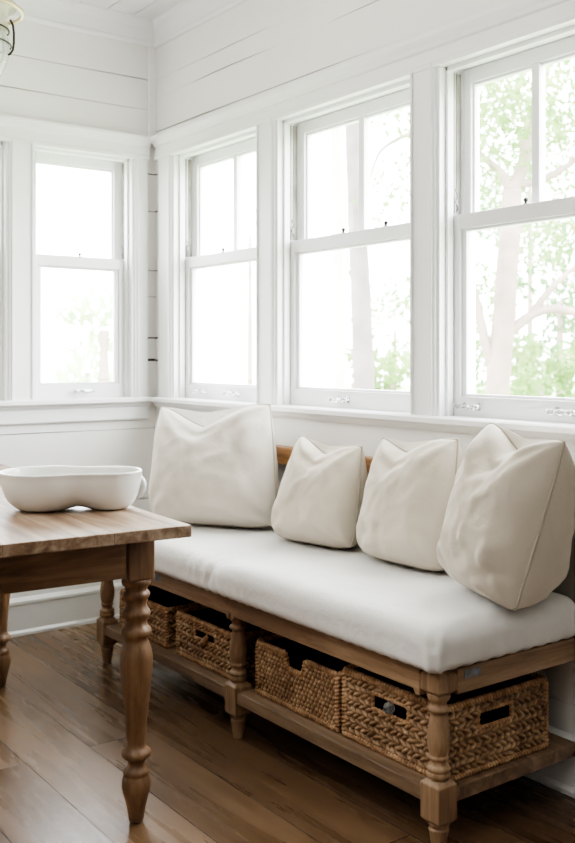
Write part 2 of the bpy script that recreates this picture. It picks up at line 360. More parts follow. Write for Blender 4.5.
def window(n, T, a, b, mull, knobs, lifts, label):
    base = T(Vector(((a+b)/2, .06, .98)))
    w = empty('window_%d' % n, base); struct(w, label, 'window')
    fr = MB(); D0, D1 = -.012, .15; t = .012
    fr.box(a-.002, a+t, D0, D1, .96, 2.075, T); fr.box(b-t, b+.002, D0, D1, .96, 2.075, T)
    fr.box(a, b, D0, D1, 2.063, 2.09, T); fr.box(a, b, .03, D1+.03, .93, .983, T)
    for s0, s1 in ((a+t, a+t+.010), (b-t-.010, b-t)):               # stops and parting beads
        fr.box(s0, s1, .014, .040, .98, 2.065, T); fr.box(s0, s1, .0805, .0845, .98, 2.065, T)
    fr.box(a, b, .014, .040, 2.05, 2.065, T)
    fr.build('window_frame', 'sash', w, bevel=.0015)
    tk = MB()
    for s0, s1 in ((a+t, a+t+.003), (b-t-.003, b-t)):
        tk.box(s0, s1, .046, .052, 1.612, 2.05, T); tk.box(s0, s1, .060, .078, 1.612, 2.05, T)
    tk.build('sash_track', 'track', w)
    i0, i1 = a+t+.001, b-t-.001
    def sash(nm, y0, y1, z0, z1, sw, tr, br, mu, e=.007):
        m = MB()
        m.box(i0, i0+sw, y0, y1, z0, z1, T); m.box(i1-sw, i1, y0, y1, z0, z1, T)
        m.box(i0+sw, i1-sw, y0, y1, z0, z0+br, T); m.box(i0+sw, i1-sw, y0, y1, z1-tr, z1, T)
        m.box(i0+sw, i0+sw+e, y0+.010, y1, z0+br, z1-tr, T); m.box(i1-sw-e, i1-sw, y0+.010, y1, z0+br, z1-tr, T)
        m.box(i0+sw+e, i1-sw-e, y0+.010, y1-.001, z0+br, z0+br+.008, T); m.box(i0+sw+e, i1-sw-e, y0+.010, y1-.001, z1-tr-.008, z1-tr, T)
        if mu: m.box(mu-.014, mu+.014, y0+.004, y1, z0+br, z1-tr, T)
        o = m.build(nm, 'sash', w, bevel=.002)
        g = MB()
        sp = [(i0+sw, mu-.014), (mu+.014, i1-sw)] if mu else [(i0+sw, i1-sw)]
        for s0, s1 in sp:
            q = [T(Vector((x, (y0+y1)/2+.008, z))) for x, z in ((s0, z0+br), (s1, z0+br), (s1, z1-tr), (s0, z1-tr))]
            pm = MB().add(q, [(0, 1, 2, 3)]); pm.build('pane', 'pane', o)
        return o
    sash('upper_sash', .085, .118, 1.572, 2.063, .038, .045, .036, mull)
    lo = sash('lower_sash', .043, .078, .984, 1.607, .032, .046, .062, None, .018)
    for s in knobs:
        k = MB(); c = Vector((s, .062, 1.607))
        k.lathe([(.009, 0), (.009, .004), (.004, .006), (.004, .009), (.007, .012), (.008, .016), (.004, .021), (.001, .022)], c, 12, T)
        k.build('sash_lock', 'iron', lo)
    for s in lifts:
        k = MB(); z = 1.016
        for q in (-.030, .030):
            k.lathe([(.009, 0), (.009, .004), (.004, .008), (.004, .020), (.007, .024), (.006, .030), (.001, .031)], (0, 0, 0), 12,
                    lambda v, q=q: T(Vector((s+q+v.x, .043-v.z, z+v.y))))
        pts = [Vector((s-.040+.08*i/10, .043-.026-.004*math.sin(PI*i/10), z)) for i in range(11)]
        k.tube([T(p) for p in pts], [.005+.004*abs(math.cos(PI*i/5)) for i in range(11)], 10)
        k.build('sash_lift', 'crystal' if n != 4 else 'chrome', lo)
        k2 = MB()
        for q in (-.044, .044):
            k2.lathe([(.001, -.006), (.006, -.004), (.007, 0), (.006, .004), (.001, .006)], (0, 0, 0), 10, lambda v, q=q: T(Vector((s+q+v.z, .017+v.x, z+v.y))))
        k2.box(s-.037, s-.023, .040, .0435, z-.012, z+.012, T); k2.box(s+.023, s+.037, .040, .0435, z-.012, z+.012, T)
        k2.build('lift_mount', 'chrome', lo)
    c = MB(); c.box(a+t+.0105, a+t+.013, .048, .056, 1.61, 1.665, T); c.tube([T(Vector((a+t+.014, .05+.006*math.sin(i), 1.62+.07*i/12))) for i in range(13)], .002, 6)
    c.build('sash_chain', 'zinc', w)
    return w
window(1, TB, *WB[0], .53, [.48], [.34, .60], 'double-hung window nearest the corner on the bench wall, above the leftmost cushion')
window(2, TB, *WB[1], 1.345, [1.28, 1.505], [1.30], 'middle double-hung window above the bench')
window(3, TB, *WB[2], 2.118, [2.105], [1.915, 2.265], 'double-hung window at the right above the largest cushion')
window(4, TL, *WL[0], None, [.345], [.345], 'double-hung window on the left wall beside the corner')
window(5, TL, *WL[1], None, [.90], [.90], 'double-hung window cut by the left edge of the photo')

# ------------------------------------------------------------------ bench
bench = tag(empty('bench', (1.45, -.30, 0)), 'long brown wooden bench with turned legs, low shelf and slim back rail', 'bench')
LW = .031
def sq_block(mb, x, y, z0, z1, w, ch=.006):
    pr = [(w-ch*2, z0), (w, z0+ch*2), (w, z1-ch*2), (w-ch*2, z1)]
    vs = []; fs = []
    for r, z in pr: vs += [(x-r, y-r, z), (x+r, y-r, z), (x+r, y+r, z), (x-r, y+r, z)]
    for i in range(3):
        for k in range(4): fs.append((i*4+k, i*4+(k+1) % 4, i*4+4+(k+1) % 4, i*4+4+k))
    fs += [(0, 1, 2, 3), (12, 13, 14, 15)]
    mb.add(vs, fs)
def bench_leg(x, y):
    mb = MB()
    sq_block(mb, x, y, .372, .432, LW); sq_block(mb, x, y, .068, .175, LW)
    turn = [(.020, .172), (.027, .178), (.0285, .186), (.025, .193), (.0285, .197), (.027, .203), (.020, .208), (.0185, .216), (.023, .222), (.024, .226), (.021, .230),
            (.0245, .240), (.0275, .256), (.028, .268), (.0265, .285), (.023, .305), (.020, .322), (.0195, .330), (.026, .334), (.0285, .339), (.026, .344),
            (.0195, .348), (.0195, .354), (.026, .362), (.028, .368), (.028, .376)]
    mb.lathe(turn, (x, y, 0))
    mb.lathe([(.016, 0), (.0165, .004), (.022, .045), (.025, .056), (.020, .061), (.026, .066), (.026, .072)], (x, y, 0))
    return mb.build('leg', 'bench_z', bench, bevel=.004)
LX = (.562, 1.470, 2.328)
for x in LX: bench_leg(x, -.514)
for x in (.562, 1.470, 2.15): bench_leg(x, -.062)
def apron_x(x0, x1, y0, y1):
    # straight rail with small stepped brackets at its ends
    z0, z1, br = .377, .432, .030
    mb = MB()
    prof = [(x0, z0-.012), (x0+.014, z0-.012), (x0+.020, z0-.006), (x0+.022, z0), (x1-.022, z0), (x1-.020, z0-.006), (x1-.014, z0-.012), (x1, z0-.012), (x1, z1), (x0, z1)]
    mb.prism(prof, (0, y0, 0), (0, y1, 0), (1, 0, 0), (0, 0, 1)); return mb
apron_x(.594, 1.4685, -.5455, -.520).build('apron', 'bench_x', bench, bevel=.002)
apron_x(1.4715, 2.296, -.5455, -.520).build('apron', 'bench_x', bench, bevel=.002)
apron_x(.594, 2.118, -.075, -.050).build('apron', 'bench_x', bench, bevel=.002)
for x in (.531, 2.334): MB().box(x, x+.025, -.483, -.030, .372, .432).build('end_rail', 'bench_y', bench, bevel=.002)
MB().box(.545, 2.345, -.535, -.03, .4325, .440).build('seat_board', 'bench_x', bench)
# shelf in two bays with a lip
for x0, x1 in ((.594, 1.438), (1.502, 2.352)):
    MB().box(x0, x1, -.541, -.029, .116, .152).build('shelf', 'shelf', bench, bevel=.003)
MB().box(.54, 2.23, -.060, -.030, .772, .838).build('back_rail', 'rail', bench, bevel=.004)
MB().box(.545, 2.352, -.0300, -.0262, .440, .772).build('shade_panel', 'panel', bench)['label'] = 'added grey sheet standing in for the shade behind the bench'  # added sheet, coloured as the wall shade between rail and seat
for x in (.562, 2.15): MB().box(x-.022, x+.022, -.056, -.034, .432, .772).build('back_post', 'bench_z', bench, bevel=.003)
bk = MB(); bk.box(.985, 1.04, -.5475, -.5450, .400, .424); bk.box(1.0, 1.004, -.5485, -.547, .403, .421); bk.build('bracket', 'zinc', bench)
bk = MB(); bk.box(2.3585, 2.3605, -.46, -.405, .405, .425); bk.build('bracket', 'zinc', bench)

# seat cushion -----------------------------------------------------
def seat_cushion():
    x0, x1, y0, y1, z0, z1 = .53, 2.385, -.585, -.035, .4405, .545
    r = .048; nx, ny, nz = 150, 46, 12
    mb = MB(); idx = {}; vs = []; fs = []
    def vert(i, j, k):
        key = (i, j, k)
        if key in idx: return idx[key]
        p = Vector((x0+(x1-x0)*i/nx, y0+(y1-y0)*j/ny, z0+(z1-z0)*k/nz))
        rt, rb = r, .020
        rr = rt if p.z > (z0+z1)/2 else rb
        q = Vector((min(max(p.x, x0+rr), x1-rr), min(max(p.y, y0+rr), y1-rr), min(max(p.z, z0+rb), z1-rt)))
        d = p-q
        rz = rt if d.z > 0 else rb
        if d.length > 1e-6:
            m = max(abs(d.x)/rr, abs(d.y)/rr, abs(d.z)/rz); e = d.normalized(); e = Vector((e.x, e.y, e.z))
            p = q+Vector((e.x*rr*m, e.y*rr*m, e.z*rz*m)) if True else p
            n = e
        else: n = Vector((0, 0, 1))
        hh = (p.z-z0)/(z1-z0)
        # puff and sag
        puff = .010*max(0, math.sin(PI*(p.x-x0)/(x1-x0)))**.5*max(0, math.sin(PI*min(1, max(0, (p.y-y0)/(y1-y0)))))**.6*(hh > .5)
        big = .006*noise.noise((p.x*3.1, p.y*4.0, p.z*6))+.0035*noise.noise((p.x*9, p.y*7, p.z*14+3))
        crease = 0
        for cx_, wd, am in ((1.345, .008, .010), (1.372, .006, .007), (1.405, .010, .013), (1.31, .007, .006), (1.445, .012, .009), (1.28, .01, .004)):
            fr = max(0, 1-abs(p.y-(y0+.01))/.11)
            crease -= am*math.exp(-((p.x-cx_-.25*(p.y-y0)-.02*noise.noise((cx_*40, p.z*14, p.y*9)))/wd)**2)*fr*(.35+.65*hh)
        dip = -.012*math.exp(-((p.x-1.40)/.14)**2)*max(0, 1-(p.y-y0)/.5)*hh
        rip = .0022*math.sin(p.x*150+6*noise.noise((p.x*4, 0, 0)))*max(0, .9-hh)*max(0, 1-(p.y-y0)/.06)*(.5+.5*noise.noise((p.x*3, 5, 1)))
        ril = .0025*math.sin(p.y*120)*max(0, .9-hh)*max(0, 1-(x1-p.x)/.06)
        p = p+n*(puff+big*.7*min(1, hh*2)+crease+rip+ril)+Vector((0, 0, dip))
        # pinched front corner
        dx, dy = x1-p.x, p.y-y0
        if dx < .1 and dy < .1:
            c = (1-dx/.1)*(1-dy/.1); p.x -= .010*c*c*(hh); p.z -= .006*c*hh
            a = math.atan2(dy+.02, dx+.02); p += n*.006*math.cos(a*12)*c**1.5
        if p.z < z0: p.z = z0
        idx[key] = len(vs); vs.append(p); return idx[key]
    for i in range(nx):
        for j in range(ny):
            fs.append((vert(i, j, 0), vert(i, j+1, 0), vert(i+1, j+1, 0), vert(i+1, j, 0)))
            fs.append((vert(i, j, nz), vert(i+1, j, nz), vert(i+1, j+1, nz), vert(i, j+1, nz)))
    for i in range(nx):
        for k in range(nz):
            fs.append((vert(i, 0, k), vert(i+1, 0, k), vert(i+1, 0, k+1), vert(i, 0, k+1)))
            fs.append((vert(i, ny, k), vert(i, ny, k+1), vert(i+1, ny, k+1), vert(i+1, ny, k)))
    for j in range(ny):
        for k in range(nz):
            fs.append((vert(0, j, k), vert(0, j, k+1), vert(0, j+1, k+1), vert(0, j+1, k)))
            fs.append((vert(nx, j, k), vert(nx, j+1, k), vert(nx, j+1, k+1), vert(nx, j, k+1)))
    mb.add(vs, fs, True)
    return mb.build('seat_cushion', 'cushion', base=(1.45, -.33, .4405))
tag(seat_cushion(), 'long thick white linen seat cushion lying along the wooden bench', 'seat cushion')

# pillows ----------------------------------------------------------
ZS = .560
def pillow(label, BL, BR, TLc, TRc, T, chop, mat, seed, cs=0.0, k=.012, rb=(.08, .08), sharp=.32, group=None):
    BL, BR, TLc, TRc = map(Vector, (BL, BR, TLc, TRc)); n = 56
    nrm = ((BR-BL)+(TRc-TLc)).cross((TLc-BL)+(TRc-BR)).normalized()      # towards the front
    if nrm.dot(FD) > 0: nrm = -nrm
    def surf(s, t, side):
        s1 = s*(1+k*(1-t*t)-.02*(t > .5)*(t-.5)); t1 = t*(1-.02*(1-s**4)*(t < 0))
        if t < 0:                                  # rounded, tucked bottom corners
            c = max(0, (abs(s)+abs(t)-1.45)/.55)**2*(rb[0] if s < 0 else rb[1])
            s1 -= c*(1 if s > 0 else -1); t1 += c
        ds = abs(s-cs)
        v = max(0, 1-ds/.92); v = .55*v*v*(3-2*v)+.45*v**1.6
        t1 -= chop*v*max(0, (t+.2)/1.2)**2.2*(1.0 if side >= 0 else .30)
        a = (s1+1)/2; b = (t1+1)/2
        p = BL*(1-a)*(1-b)+BR*a*(1-b)+TLc*(1-a)*b+TRc*a*b
        th = max(0, (1-abs(s)**3.4))**.5*max(0, (1-abs(t)**3.4))**.5
        th *= 1-.22*t
        th *= 1-.35*math.exp(-((s-cs)/sharp)**2)*max(0, t)**1.5
        # puckers running out of corners and along the seams
        w = 0
        for (c0, c1) in ((-1, -1), (1, -1), (-1, 1), (1, 1)):
            dx, dy = s-c0, t-c1; d = math.hypot(dx, dy)
            w += .045*math.sin(math.atan2(dy, dx)*9+seed*1.7)*math.exp(-((d-.45)/.35)**2)
        edge = max(abs(s), abs(t))
        w += .035*(1-abs(noise.noise((s*3.1+seed*2, t*2.6, 4.4+side)))*2.2)**2*(1-edge*edge)
        w += .05*noise.noise((s*2.2+seed, t*2.2, seed*3.3+side))+.03*noise.noise((s*5+seed, t*4, 9+side))
        w += .05*math.sin((s*11 if abs(t) > abs(s) else t*11)+4*noise.noise((s*2, t*2, seed)))*max(0, edge-.6)*(1-edge)*5
        # fold below the chop
        w -= .10*math.exp(-((t-.55-.35*ds)/.10)**2)*max(0, 1-ds/.5)*(side > 0)
        w -= .09*math.exp(-((t+.78-.15*math.sin(3*s+seed))/.07)**2)*max(0, s)*1.0*(side > 0)
        h = T/2*th*(1+w*1.8)*(1.0 if side > 0 else 1.25)
        p = p+nrm*h*side
        return p
    mb = MB(); vs = []; fs = []
    for side in (1, -1):
        o = len(vs)
        for i in range(n+1):
            for j in range(n+1):
                # cluster the grid at the seams
                s = math.sin((i/n-.5)*PI); t = math.sin((j/n-.5)*PI)
                p = surf(s, t, side)
                if t < 0 and p.z < ZS: p = Vector((p.x, p.y, ZS-.25*(ZS-p.z)*0))
                vs.append(p)
        for i in range(n):
            for j in range(n):
                q = o+i*(n+1)+j; f = (q, q+n+1, q+n+2, q+1)
                fs.append(f if side > 0 else f[::-1])
    mb.add(vs, fs, True)
    base = (BL+BR)/2; base.z = ZS
    # close the two halves along the top chop with a seam strip
    o = len(mb.v)
    N1 = (n+1)*(n+1)
    ring = [(i, 0) for i in range(n)]+[(n, j) for j in range(n)]+[(i, n) for i in range(n, 0, -1)]+[(0, j) for j in range(n, 0, -1)]
    ids = [i*(n+1)+j for i, j in ring]
    for a, b in zip(ids, ids[1:]+ids[:1]):
        mb.f.append((a, b, b+N1, a+N1)); mb.sm.append(True)
    ob = mb.build('pillow', mat, base=base)
    ob.data.update()
    tag(ob, label, 'pillow', group)
    pts = []
    for a in ids:
        pts.append(vs[a]+nrm*.001)
    MB().tube(pts, .0034, 6, closed=True).build('piping', 'piping', ob)
    return ob
G = None
pillow('ivory linen pillow at the corner end of the bench, leftmost and behind the table', (.775, -.440, .560), (1.20, -.175, .560), (.685, -.350, .976), (1.105, -.135, .994), .23, .38, 'pillow_big', 1.0, -.14)
pillow('smallest cream linen pillow, leaning on the rail beside the ivory corner pillow', (1.300, -.260, .560), (1.640, -.195, .560), (1.325, -.165, .897), (1.600, -.125, .878), .18, .26, 'pillow', 2.3, -.05)
pillow('cream linen pillow second from the right, between the smallest and the largest', (1.705, -.215, .560), (2.050, -.205, .560), (1.705, -.130, .918), (2.030, -.135, .932), .18, .24, 'pillow', 3.1, -.25)
pillow('largest cream linen pillow, at the right end of the bench with a deep chop', (2.135, -.245, .562), (2.405, -.335, .552), (2.175, -.165, .988), (2.440, -.190, .958), .26, .25, 'pillow', 4.7, .0, .03, (.09, .0))

# ------------------------------------------------------------------ baskets
def basket(label, x0, x1, y0, y1, z0, z1, front, end=None, extra=None, rowh=.0165, style=0, seed=0):
    cx_, cy_ = (x0+x1)/2, (y0+y1)/2
    o = tag(empty('basket', (cx_, cy_, z0)), label, 'basket', 'woven baskets on the bench shelf')
    H = z1-z0; rr = .0078
    mb = MB()
    def face(p0, dirv, L, out, hole):
        nu, nv = int(L/.0030), int(H/.0028); vs = []; fs = []
        for i in range(nu+1):
            for j in range(nv+1):
                u = L*i/nu; v = H*j/nv
                row = int(v/rowh); fr = v/rowh-row; sg = 1 if row % 2 else -1
                jit = .55*noise.noise((u*22+seed, row*7.7, seed)); v2 = v+.0035*noise.noise((u*14, v*20, seed+4)); row = max(0, int(v2/rowh)); fr = min(1, max(0, v2/rowh-row)); sg = 1 if row % 2 else -1
                if style == 0:
                    tw = math.cos(2*PI*(u/.024+sg*fr*.8+row*.37+jit))
                    hgt = .0095*(math.sin(PI*fr))**.6*(.55+.45*tw)
                else:
                    tw = math.cos(2*PI*(u/.016+row*.5+jit*.6))
                    hgt = .0075*(math.sin(PI*fr))**.6*(.5+.5*tw)
                hgt *= 1+.5*noise.noise((u*35, v*45, seed)); hgt += .0022*noise.noise((u*90, v*90, seed))
                vs.append(p0+dirv*u+Vector((0, 0, v))+out*hgt)
        for i in range(nu):
            for j in range(nv):
                u = L*(i+.5)/nu; v = H*(j+.5)/nv
                if hole and hole[0] < u < hole[1] and hole[2] < v < hole[3]: continue
                a = i*(nv+1)+j; fs.append((a, a+nv+1, a+nv+2, a+1))
        mb.add(vs, fs, True)
        # inner lining
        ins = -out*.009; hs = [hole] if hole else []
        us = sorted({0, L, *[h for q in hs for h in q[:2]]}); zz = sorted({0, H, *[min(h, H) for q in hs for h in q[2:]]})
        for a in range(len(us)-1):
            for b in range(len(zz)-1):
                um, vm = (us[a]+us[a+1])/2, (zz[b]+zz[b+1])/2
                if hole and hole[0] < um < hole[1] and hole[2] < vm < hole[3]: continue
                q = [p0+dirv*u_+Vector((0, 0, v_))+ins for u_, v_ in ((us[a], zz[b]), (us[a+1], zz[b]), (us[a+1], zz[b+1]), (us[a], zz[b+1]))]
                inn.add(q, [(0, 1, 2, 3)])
    inn = MB()
    Lx, Ly = x1-x0, y1-y0
    X, Y = Vector((1, 0, 0)), Vector((0, 1, 0))
    hf = None
    if front == 'slot': hf = (Lx*.31, Lx*.67, H*.60, H*.83)
    if front == 'notch': hf = (Lx*.38, Lx*.62, H*.72, H*1.1)
    face(Vector((x0, y0, z0)), X, Lx, -Y, hf)
    he = (Ly*.31, Ly*.64, H*.60, H*.83) if end else None
    face(Vector((x1, y0, z0)), Y, Ly, X, he)
    face(Vector((x0, y1, z0)), X, Lx, Y, None); face(Vector((x0, y0, z0)), Y, Ly, -X, None)
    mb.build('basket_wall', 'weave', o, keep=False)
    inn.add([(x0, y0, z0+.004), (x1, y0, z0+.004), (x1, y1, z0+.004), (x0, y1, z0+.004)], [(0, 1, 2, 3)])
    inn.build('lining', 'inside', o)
    def rope(pts, r=rr, closed=False):
        P = []
        L = len(pts); 
        for i in range(L if closed else L-1):
            a, b = Vector(pts[i]), Vector(pts[(i+1) % L]); m = max(1, int((b-a).length/.0024))
            P += [a.lerp(b, q/m) for q in range(m)]
        if not closed: P.append(Vector(pts[-1]))
        return P
    e = .001
    rim = MB()
    c = .008
    top = [(x0-e+c, y0-e, z1)]
    if front == 'notch':
        a, b, d = x0+hf[0], x0+hf[1], z0+hf[2]
        top += [(a-.012, y0-e, z1), (a, y0-e, z1-.006), (a+.004, y0-e, d+.012), (a+.018, y0-e, d), (b-.018, y0-e, d), (b-.004, y0-e, d+.012), (b, y0-e, z1-.006), (b+.012, y0-e, z1)]
    top += [(x1+e-c, y0-e, z1), (x1+e, y0-e+c, z1), (x1+e, y1+e-c, z1), (x1+e-c, y1+e, z1), (x0-e+c, y1+e, z1), (x0-e, y1+e-c, z1), (x0-e, y0-e+c, z1)]
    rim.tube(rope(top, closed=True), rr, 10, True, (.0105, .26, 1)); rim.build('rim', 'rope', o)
    bot = MB(); zb = z0+rr*.98
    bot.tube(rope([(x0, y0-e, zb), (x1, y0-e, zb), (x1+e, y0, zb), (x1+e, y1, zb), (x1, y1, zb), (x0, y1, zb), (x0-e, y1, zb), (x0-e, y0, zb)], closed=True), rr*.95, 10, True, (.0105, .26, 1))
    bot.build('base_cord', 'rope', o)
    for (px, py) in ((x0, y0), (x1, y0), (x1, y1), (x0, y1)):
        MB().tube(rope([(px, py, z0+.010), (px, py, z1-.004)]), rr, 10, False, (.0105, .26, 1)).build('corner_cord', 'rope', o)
    if front == 'slot':
        a, b, d, t_ = x0+hf[0], x0+hf[1], z0+hf[2], z0+hf[3]; yy = y0-.001
        MB().tube(rope([(a, yy, d), (b, yy, d), (b, yy, t_), (a, yy, t_)], closed=True), .0052, 8, True, (.012, .2, 1)).build('handle_cord', 'rope', o)
    if end:
        a, b, d, t_ = y0+he[0], y0+he[1], z0+he[2], z0+he[3]; xx = x1+.001
        MB().tube(rope([(xx, a, d), (xx, b, d), (xx, b, t_), (xx, a, t_)], closed=True), .0052, 8, True, (.012, .2, 1)).build('handle_cord', 'rope', o)
    if extra == 'bead':
        m = MB(); cz = z0+hf[2]+.020; cxx = x0+(hf[0]+hf[1])/2
        m.lathe([(.001, -.015), (.009, -.013), (.015, -.005), (.016, .003), (.011, .012), (.004, .016), (.003, .022)], (cxx, y0-.006, cz), 9)
        q = m.build('bead', 'crystal', o); q['label'] = 'clear faceted bead'
    if extra == 'toggle':
        m = MB(); cz = z0+hf[2]; cxx = x0+(hf[0]+hf[1])/2+.01
        m.tube([(cxx-.016, y0-.012, cz-.012), (cxx, y0-.012, cz+.004), (cxx+.016, y0-.012, cz+.02)], [.009, .010, .008], 10)
        m.tube([(cxx, y0-.008, cz+.004), (cxx-.004, y0+.004, cz+.03), (cxx-.006, y0-.002, z1)], .003, 6)
        q = m.build('toggle', 'rope', o); q['label'] = 'short wooden toggle'
    return o
ZB = .1525
basket('woven seagrass basket at the right end of the shelf, slotted in front and end', 1.955, 2.326, -.492, -.125, ZB, .330, 'slot', True, 'bead', .0150, 0, 1)
basket('woven seagrass basket with a scooped notch in its front rim, right of the middle leg', 1.545, 1.925, -.492, -.150, ZB, .307, 'notch', None, None, .0135, 1, 2)
basket('woven seagrass basket with a handle slot and toggle, left of the middle leg', 1.066, 1.425, -.492, -.150, ZB, .293, 'slot', None, 'toggle', .0150, 0, 3)
basket('woven seagrass basket at the far left end of the shelf, behind the table leg', .640, .985, -.492, -.150, ZB, .285, None, None, None, .0165, 0, 4)

# ------------------------------------------------------------------ table
TH = -math.radians(3.8)
TA = Vector((1.928, -.951))
e1 = Vector((-math.cos(TH), -math.sin(TH))); e2 = Vector((math.sin(TH), -math.cos(TH)))
TLEN, TWID = 1.74, .92
tc_ = TA+e1*TLEN/2+e2*TWID/2
table = tag(empty('dining_table', (tc_.x, tc_.y, 0), TH), 'worn brown farmhouse dining table with turned legs, carrying the white bowl', 'table')
TW = WORLD[table.name]; TT = lambda v: TW @ Vector(v)
hx, hy = TLEN/2, TWID/2
top = MB()
cuts = [-hy, -hy+.24, -hy+.46, -hy+.72, hy]; npl = 4
for i in range(npl):
    a, b = cuts[i], cuts[i+1]
    nseg = 40; vs = []; fs = []
    for q in range(nseg+1):
        x = -hx+TLEN*q/nseg
        wob = .0035*noise.noise((x*5, 3, i)) if i == npl-1 else 0
        wob0 = .0035*noise.noise((x*5, 8, i)) if i == 0 else 0
        ex = 0
        vs += [TT((x, a+.0003+wob0, .731)), TT((x, b-.0003+wob, .731)), TT((x, b-.0003+wob, .760)), TT((x, a+.0003+wob0, .760))]
    for q in range(nseg):
        for e in range(4): fs.append((q*4+e, q*4+(e+1) % 4, q*4+4+(e+1) % 4, q*4+4+e))
    fs += [(0, 1, 2, 3), (nseg*4, nseg*4+1, nseg*4+2, nseg*4+3)]
    top.add(vs, fs)
top.build('table_top', 'table_top', table, bevel=.002)
lx, ly = hx-.150, hy-.080; lxf = -hx+.41
def leg_profile():
    pts = [(785, 43), (740, 58), (705, 74), (690, 84), (675, 90), (655, 88), (643, 80), (638, 74), (632, 80), (626, 78), (620, 72), (612, 56), (602, 51), (592, 56), (585, 78), (578, 90), (571, 92), (564, 88), (556, 70), (548, 60), (538, 58), (500, 62),
           (460, 69), (420, 78), (380, 88), (340, 96), (300, 102), (275, 103), (255, 98), (240, 88), (230, 80), (222, 74), (214, 74), (207, 84), (200, 94), (193, 96), (185, 90), (176, 74), (167, 66), (158, 66), (150, 74), (144, 86), (137, 90), (130, 86), (120, 72), (110, 66), (102, 66),
           (94, 70), (88, 80), (80, 86), (72, 82), (66, 70), (60, 66), (54, 72), (48, 86), (40, 92), (33, 92), (26, 88)]
    return [(w/1236/2, .636-y*.000807-.0005) for y, w in pts]
LP = leg_profile()
for sx, sy in ((1, 1), (-1, 1), (1, -1), (-1, -1)):
    mb = MB(); x, y = (lx if sx > 0 else lxf), sy*ly
    mb.lathe([(r, max(0, z)) for r, z in LP], (x, y, 0), 32, TT)
    mb.box(x-.036, x+.036, y-.036, y+.036, .612, .731, TT)
    mb.build('leg', 'table_z', table, bevel=.005)
ay = .036
MB().box(lx+.008, lx+.032, -ly+.04, ly-.04, .622, .731, TT).build('apron', 'table_y', table, bevel=.002)
MB().box(lxf-.032, lxf-.008, -ly+.04, ly-.04, .622, .731, TT).build('apron', 'table_y', table, bevel=.002)
for sy in (1, -1): MB().box(lxf+.04, lx-.04, sy*(ly+.02)-.012, sy*(ly+.02)+.012, .622, .731, TT).build('apron', 'table_x', table, bevel=.002)

# ------------------------------------------------------------------ bowl
def bowl():
    z0 = .7605; Hh = .098
    R1, R2 = .116, .088
    A = Vector((1.488, -1.147)); ax = Vector((.506, .863)); ax.normalize()
    B = A+ax*.172
    perp = Vector((-ax.y, ax.x))
    def fld(p):
        d1 = (p-A).length/R1; d2 = (p-B).length/R2
        k = .85; h = max(k-abs(d1-d2), 0)/k
        return min(d1, d2)-h*h*k*.25
    def axis_pt(q):  # point on the medial segment
        return A+(B-A)*q
    outline = []
    n = 120
    # rays from points along the medial axis
    cen = []
    for i in range(n):
        a = 2*PI*i/n
        dirv = ax*math.cos(a)+perp*math.sin(a)
        # slide the ray origin along the axis with the direction
        q = .5+.5*math.cos(a); q = .5-.5*math.cos(PI*q)
        o = axis_pt(q); lo, hi = 0, .3
        for _ in range(40):
            m = (lo+hi)/2
            if fld(o+dirv*m) < 1: lo = m
            else: hi = m
        cen.append(o); outline.append(o+dirv*lo)
    def prof(f):        # height over radius fraction of a rounded bowl with a flat foot
        f0 = .42
        if f <= f0: return 0
        g = (f-f0)/(1-f0); return 1-math.sqrt(max(0, 1-g**2.0))
    rings = [0, .15, .3, .4, .48, .54, .6, .66, .72, .77, .82, .86, .9, .93, .96, .98, .992, 1.0]
    mb = MB(); vs = []; fs = []
    for kk in rings:
        for c, o in zip(cen, outline):
            p = c+(o-c)*kk; f = max(0, fld(p)) if kk < 1 else 1
            # belly: push the side outwards below the rim
            z = Hh*prof(min(1, f))
            vs.append(Vector((p.x, p.y, z0+z)))
    nr = len(rings)
    for k in range(nr-1):
        for i in range(n): fs.append((k*n+i, k*n+(i+1) % n, (k+1)*n+(i+1) % n, (k+1)*n+i))
    # rounded lip then inner surface
    o0 = len(vs)
    th = .007
    inner = [(1.0, .004), (.985, .0045), (.955, .001)]
    lip = []
    for c, o in zip(cen, outline):
        pass
    seq = [(1.004, Hh+.001), (1.0, Hh+.0045), (.985, Hh+.006), (.965, Hh+.0045), (.955, Hh)]
    for kk, z in seq:
        for c, o in zip(cen, outline):
            d = (o-c); L = d.length; p = c+d*((L+(kk-1)*.16)/L); vs.append(Vector((p.x, p.y, z0+z)))
    for kk in reversed(rings[:-1]):
        for c, o in zip(cen, outline):
            d = (o-c); L = d.length; d = d*((L-.007)/L)
            p = c+d*kk; q = c+(o-c)*kk
            f = min(1, max(0, fld(q))); vs.append(Vector((p.x, p.y, z0+.008+(Hh-.008)*prof(f))))
    tot = len(vs)//n
    for k in range(nr-1, tot-1):
        for i in range(n): fs.append((k*n+i, k*n+(i+1) % n, (k+1)*n+(i+1) % n, (k+1)*n+i))
    mb.add(vs, fs, True)
    bm_o = mb.build('bowl', 'ceramic', base=(A.x*.6+B.x*.4, A.y*.6+B.y*.4, z0))
    # lug handle on the narrow end
    tip = B+ax*(R2-.012); hb = MB(); pts = []
    for i in range(13):
        a = -PI/2+PI*i/12; q = B+ax*(R2-.020+.020*math.cos(a))
        pts.append((q.x, q.y, z0+.060+.024*math.sin(a)))
    hb.tube(pts, [.009+.003*math.cos(-PI/2+PI*i/12) for i in range(13)], 12); hb.build('lug_handle', 'ceramic', bm_o)
    return bm_o
tag(bowl(), 'glossy white ceramic two-lobed bowl standing on the near table', 'bowl')

